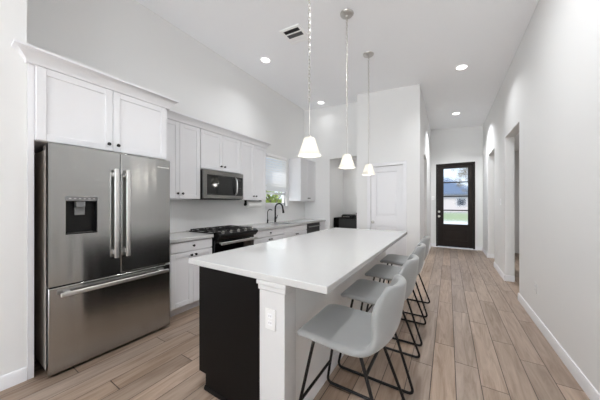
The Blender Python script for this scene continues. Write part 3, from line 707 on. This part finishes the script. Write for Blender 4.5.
# ------------------------------------------------------------------ bar stools
def make_stool(y, label):
    cx = -.478
    t = thing('bar_stool', (cx, y, 0), label, 'bar stool', 'bar stools at the island')
    rows = [(-.268, .568, .195, 0, 0), (-.268, .588, .212, .002, 0), (-.250, .612, .222, .003, 0), (-.18, .619, .228, .003, 0), (-.09, .614, .232, .004, 0), (.01, .607, .234, .006, 0),
            (.09, .604, .235, .010, -.004), (.155, .613, .234, .022, -.015), (.20, .645, .230, .035, -.035), (.220, .700, .213, .03, -.06), (.231, .757, .205, .01, -.08),
            (.240, .815, .195, -.01, -.085), (.246, .866, .178, -.025, -.08), (.250, .903, .150, -.035, -.065), (.251, .921, .105, -.03, -.04)]
    N = 10; vs_ = []; fs = []
    for (x, z, hw, lift, fwd) in rows:
        for k in range(N + 1):
            q = -1 + 2 * k / N
            vs_.append((cx + x + fwd * abs(q) ** 2.2, y - .025 + hw * q, z + lift * abs(q) ** 3))
    for i in range(len(rows) - 1):
        for k in range(N): fs.append((i * (N + 1) + k, i * (N + 1) + k + 1, (i + 1) * (N + 1) + k + 1, (i + 1) * (N + 1) + k))
    o = MB().add(vs_, fs).build('seat', 'leather', t, smooth=180)
    # make normals face up/forward so the thickness goes under and behind
    bm = bmesh.new(); bm.from_mesh(o.data)
    bm.faces.ensure_lookup_table()
    if bm.faces[len(bm.faces) // 3].normal.z < 0: bmesh.ops.reverse_faces(bm, faces=bm.faces)
    bm.to_mesh(o.data); bm.free()
    so = o.modifiers.new('pad', 'SOLIDIFY'); so.thickness = .042; so.offset = -1
    su = o.modifiers.new('sub', 'SUBSURF'); su.levels = 2; su.render_levels = 2
    r = .0095
    for s in (-1, 1):
        yt, yf = y + s * .165, y + s * .228
        pts = [(cx - .175, yt, .572), (cx - .284, yf, r), (cx + .28, yf, r), (cx + .085, yt, .563)]
        MB().tube(round_path(pts, .045, 6), r, 10).build('leg_frame', 'blackmetal', t)
    f = .19 / .563; yy = .228 - .063 * f
    MB().tube([(cx - .284 + .109 * f, y - yy, .19), (cx - .284 + .109 * f, y + yy, .19)], r * .95, 10).build('footrest', 'blackmetal', t)
    f = .45 / .555; yy = .228 - .063 * f
    MB().tube([(cx + .28 - .195 * f, y - yy, .45), (cx + .28 - .195 * f, y + yy, .45)], r * .9, 10).build('rear_crossbar', 'blackmetal', t)
    for x, z in ((-.175, .569), (.085, .560)): MB().tube([(cx + x, y - .165, z), (cx + x, y + .165, z)], r * .9, 8).build('seat_bracket', 'blackmetal', t)
    return t
ST0, STP = 1.375, .655
st = make_stool(ST0, 'grey upholstered bar stool at the near end of the island')
for k, lb in ((1, 'grey bar stool second from the near end of the island'), (2, 'grey bar stool third from the near end of the island'), (3, 'grey bar stool nearest the pantry door, at the far end of the island')):
    dup(st, (0, STP * k, 0), lb)

# ------------------------------------------------------------------ pendants
def make_pendant(x, y, label):
    zc = cz(x); zt, zb = 1.918, 1.760
    t = thing('pendant_light', (x, y, zb), label, 'pendant light', 'pendant lights over the island')
    b = MB().lathe([(.082, .014), (.082, -.006), (.075, -.016), (.055, -.028), (.022, -.036), (.014, -.052), (.004, -.058)], (x, y, zc), n=28); b.build('canopy', 'nickel', t)
    b = MB(); z = zc - .055; i = 0; lk = .040; ze = zt + .34
    while z > ze:
        pts = []
        for k in range(10):
            a = 2 * PI * k / 10; u = .011 * math.sin(a); w = (lk / 2) * math.cos(a)
            pts.append((x + (u if i % 2 else 0), y + (0 if i % 2 else u), z - lk / 2 + w))
        b.tube(pts, .0032, 5, closed=True); z -= lk * .8; i += 1
    b.build('chain', 'nickel', t)
    MB().cyl((x, y, z + .012), (x, y, zt + .03), .0045, 8).build('rod', 'nickel', t)
    MB().lathe([(.005, .028), (.010, .025), (.020, .010), (.024, .004), (.024, -.03), (.018, -.031)], (x, y, zt), n=20).build('socket_cup', 'nickel', t)
    pr = [(.028, .004), (.052, .002), (.059, -.006), (.072, -.05), (.088, -.10), (.104, -.145), (.121, -.180), (.123, -.184), (.119, -.183), (.101, -.143), (.085, -.099), (.068, -.05), (.055, -.010), (.028, -.003), (.028, .004)]
    MB().lathe([(r, zt + h) for r, h in [(r_ * .86, h_ * .86) for r_, h_ in pr]], (x, y, 0), n=36, caps=False).build('lamp_shade', 'shade', t, smooth=60)
    MB().lathe([(.012, -.03), (.016, -.045), (.027, -.072), (.031, -.092), (.026, -.114), (.012, -.125), (.002, -.127)], (x, y, zt), n=18).build('bulb', 'bulb', t)
    return t
pd = [(-1.06, 1.855, 'frosted bell pendant lamp over the near end of the island'), (-1.06, 2.79, 'frosted bell pendant lamp over the middle of the island'), (-1.06, 3.73, 'frosted bell pendant lamp over the far end of the island')]
p0 = make_pendant(*pd[0])
for (x, y, lb), dz in zip(pd[1:], (.010, .022)):
    q = dup(p0, (0, y - pd[0][1], dz), lb)
    for ch in q.children:
        if ch.name.startswith('canopy'): ch.location.z -= dz
for x, y, lb in pd:
    d = bpy.data.lights.new('pendant_bulb', 'POINT'); d.energy = PENDANT_W; d.shadow_soft_size = .025; d.color = (1, .96, .90)
    o = bpy.data.objects.new('pendant_bulb', d); COL.objects.link(o); o.location = (x, y, 1.775)

# ------------------------------------------------------------------ recessed lights
tilt = math.atan(CT)
def overhead_area(x, y, label, power):
    z = cz(x)
    t = thing('recessed_light', (x, y, z), label, 'ceiling light', 'recessed ceiling lights')
    t.rotation_euler = (0, tilt, 0)
    MB().lathe([(.095, .002), (.095, -.006), (.075, -.010), (.070, .002)], (x, y, z), n=28).build('trim_ring', 'white', t)
    MB().lathe([(.072, .0), (.072, -.005), (.05, -.007)], (x, y, z), n=28).build('lens', 'lens', t)
    d = bpy.data.lights.new('overhead_area', 'AREA'); d.shape = 'DISK'; d.size = .14; d.energy = DOWNLIGHT_W * power; d.spread = math.radians(120); d.color = (.955, .975, 1)
    o = bpy.data.objects.new('overhead_area', d); COL.objects.link(o); o.location = (x, y, z - .02)
for x, y, lb, pw in ((-2.67, 3.15, 'round recessed ceiling light nearest the ceiling vent', .30), (-2.64, 5.2, 'round recessed ceiling light by the kitchen end wall', .07),
                 (.19, 4.71, 'round recessed ceiling light in the middle of the hallway ceiling', .6), (.17, 7.07, 'round recessed ceiling light nearest the front door', 2.2)):
    overhead_area(x, y, lb, pw)
# unseen fill lamps, added to brighten the kitchen, living room and side rooms
for x, y, pw, sp in ((-.3, 2.35, 2.2, 170), (-1.8, 1.0, .30, 66), (-1.9, -1.8, .4, 170), (.1, -1.8, .4, 170), (-1.9, -5.0, .4, 170), (.1, -5.0, .4, 170)):
    d = bpy.data.lights.new('overhead_area', 'AREA'); d.shape = 'DISK'; d.size = .2; d.energy = DOWNLIGHT_W * pw; d.spread = math.radians(sp); d.color = (.955, .975, 1)
    o = bpy.data.objects.new('overhead_area', d); COL.objects.link(o); o.location = (x, y, cz(x) - .02)
area('room_fill', (-1.9, 6.7, 2.7), (0, 0, 0), .3, .3, 7)  # fill lights added in the side rooms, no fixture there
area('room_fill', (1.6, 5.6, 2.7), (0, 0, 0), .3, .3, 6)

# ceiling vent
vx, vy = -1.85, 2.83; vz = cz(vx)
v = thing('ceiling_vent', (vx, vy, vz), 'white square ceiling vent with dark louvers beside the first pendant chain', 'vent')
v.rotation_euler = (0, tilt, 0)
b = MB(); o_, i_ = .165, .125
b.box(vx - o_, vx + o_, vy - o_, vy - i_, vz - .012, vz + .004).box(vx - o_, vx + o_, vy + i_, vy + o_, vz - .012, vz + .004).box(vx - o_, vx - i_, vy - i_, vy + i_, vz - .012, vz + .004).box(vx + i_, vx + o_, vy - i_, vy + i_, vz - .012, vz + .004)
b.box(vx - i_, vx + i_, vy - .052, vy - .036, vz - .012, vz + .002).box(vx - i_, vx + i_, vy + .036, vy + .052, vz - .012, vz + .002)
b.build('frame', 'white', v, bevel=.002)
MB().box(vx - i_, vx + i_, vy - i_, vy + i_, vz - .001, vz + .003).build('backing', 'dark', v)
for y0, n_, ang, m_ in ((-i_, 4, 1, 'ventgrey'), (-.036, 4, -.2, 'ventgrey'), (.052, 4, -1.9, 'white')):
    b = MB()
    for k in range(n_):
        yy = vy + y0 + .004 + k * .018 + (.014 if ang < 0 else 0)
        b.prism([(yy, vz - .010), (yy + .0015, vz - .010), (yy + .0015 + ang * .009, vz - .002), (yy + ang * .009, vz - .002)], vx - i_, vx + i_, 'x')
    b.build('louver_bank', m_, v)

# ------------------------------------------------------------------ the room beyond the kitchen opening
sb = thing('sideboard', (-2.3, 7.0, 0), 'black sideboard in the room beyond the kitchen opening', 'sideboard')
MB().box(-2.97, -1.75, 6.70, 7.25, .05, .90).build('carcass', 'black', sb, bevel=.004)
for x0, x1 in ((-2.96, -2.80), (-2.79, -2.05), (-2.04, -1.76)): MB().box(x0, x1, 6.68, 6.70, .06, .88).build('door', 'black' if x1 - x0 < .4 else 'charcoal', sb, bevel=.003)
for x in (-2.93, -1.79):
    for y in (6.75, 7.2): MB().box(x - .025, x + .025, y - .025, y + .025, 0, .05).build('foot', 'black', sb)
cm = thing('countertop_appliance', (-2.55, 6.95, .90), 'low black appliance with steel trim on the sideboard', 'appliance')
MB().box(-2.76, -2.38, 6.80, 7.05, .905, .975).build('body', 'blackplastic', cm, bevel=.01)
MB().box(-2.74, -2.40, 6.82, 7.03, .975, 1.0).build('lid', 'charcoal', cm, bevel=.008)
MB().box(-2.72, -2.50, 6.792, 6.80, .925, .94).build('handle', 'steel2', cm, bevel=.002)
for x in (-2.73, -2.41):
    for y in (6.83, 7.02): MB().lathe([(.012, .9), (.012, .906)], (x, y, 0), n=10).build('foot', 'gasket', cm)
c2 = thing('storage_box', (-2.15, 6.92, .90), 'black box standing at the right of the sideboard top', 'box')
MB().box(-2.30, -1.98, 6.80, 7.05, .90, 1.03).build('body', 'blackplastic', c2, bevel=.008); MB().box(-2.305, -1.975, 6.795, 7.055, 1.03, 1.055).build('lid', 'black', c2, bevel=.006)

# ------------------------------------------------------------------ outside
struct(MB().box(-40, 40, 8.57, 22, -.14, -.02), 'ground_drive', 'concrete', label='pale concrete drive outside the front door', cat='ground')
tag(MB().box(-40, 40, 22, 40, -.14, -.01).build('lawn', 'grass'), 'green lawn seen through the front door glass', 'lawn', kind='stuff')
struct(MB().box(-60, 60, 40, 75, -.14, -.02), 'ground_street', 'asphalt', label='grey ground beyond the lawn', cat='ground')
struct(MB().box(-30, -3.44, -6, 8.57, -.14, -.02), 'ground_yard', 'grass', label='side yard outside the kitchen window', cat='ground')
def house(x0, x1, y0, y1, hw, hr, label):
    t = thing('house', ((x0 + x1) / 2, (y0 + y1) / 2, 0), label, 'house')
    MB().box(x0, x1, y0, y1, -.02, hw).build('wall', 'housewall', t)
    o = .5; ym = (y0 + y1) / 2; ix = (y1 - y0) * .45
    vs_ = [(x0 - o, y0 - o, hw - .1), (x1 + o, y0 - o, hw - .1), (x1 + o, y1 + o, hw - .1), (x0 - o, y1 + o, hw - .1), (x0 + ix, ym, hr), (x1 - ix, ym, hr)]
    MB().add(vs_, [(0, 1, 5, 4), (1, 2, 5), (2, 3, 4, 5), (3, 0, 4), (3, 2, 1, 0)]).build('roof', 'roof', t, smooth=10)
    for f in (.2, .5, .8):
        x = x0 + (x1 - x0) * f; w = MB().box(x - .7, x + .7, y0 - .05, y0, .9, 2.2).build('window', 'trim', t)
        MB().box(x - .6, x + .6, y0 - .06, y0 - .05, 1.0, 2.1).build('pane', 'winpane', w)
    return t
house(-9, 4.5, 46, 56, 2.9, 6.0, 'brick house with slate blue roof across the street')
def tree(x, y, h, cr, label, leafm, n=900, seed=1, name='tree'):
    R = random.Random(seed); t = thing(name, (x, y, 0), label, 'tree')
    b = MB(); b.tube([(x, y, -.01), (x + .05, y, h * .4), (x, y + .05, h * .75)], [.05 * h * .3, .035 * h * .3, .02], 8)
    for k in range(9):
        a = R.uniform(0, 2 * PI); z = h * R.uniform(.35, .65); b.tube([(x, y, z), (x + cr * .45 * math.cos(a), y + cr * .45 * math.sin(a), z + h * .15), (x + cr * .8 * math.cos(a), y + cr * .8 * math.sin(a), z + h * .28)], [.03, .02, .008], 5)
    b.build('trunk', 'bark', t)
    b = MB()
    for k in range(n):
        d = Vector((R.gauss(0, 1), R.gauss(0, 1), R.gauss(0, 1))).normalized() * (R.random() ** .5)
        c = Vector((x, y, h * .68)) + Vector((d.x * cr, d.y * cr, d.z * h * .34))
        u = Vector((R.gauss(0, 1), R.gauss(0, 1), R.gauss(0, 1))).normalized(); w = u.cross(Vector((R.gauss(0, 1), R.gauss(0, 1), R.gauss(0, 1)))).normalized(); s = cr * R.uniform(.05, .11)
        b.add([c - u * s, c + w * s * .45, c + u * s, c - w * s * .45], [(0, 1, 2, 3)])
    b.build('foliage', leafm, t)
    return t
tree(1.75, 21, 5.6, 1.6, 'brownish tree in front of the lawn seen through the front door', 'leaf2', 650, 3)
tree(-5.3, 6.6, 2.1, .9, 'yellow green shrub outside the kitchen window', 'leaf', 900, 5, 'garden_shrub')
tag(MB().box(-8.2, -8.12, 2, 16, -.02, 1.55).build('garden_fence', 'fence'), 'grey board fence outside the kitchen window', 'fence')
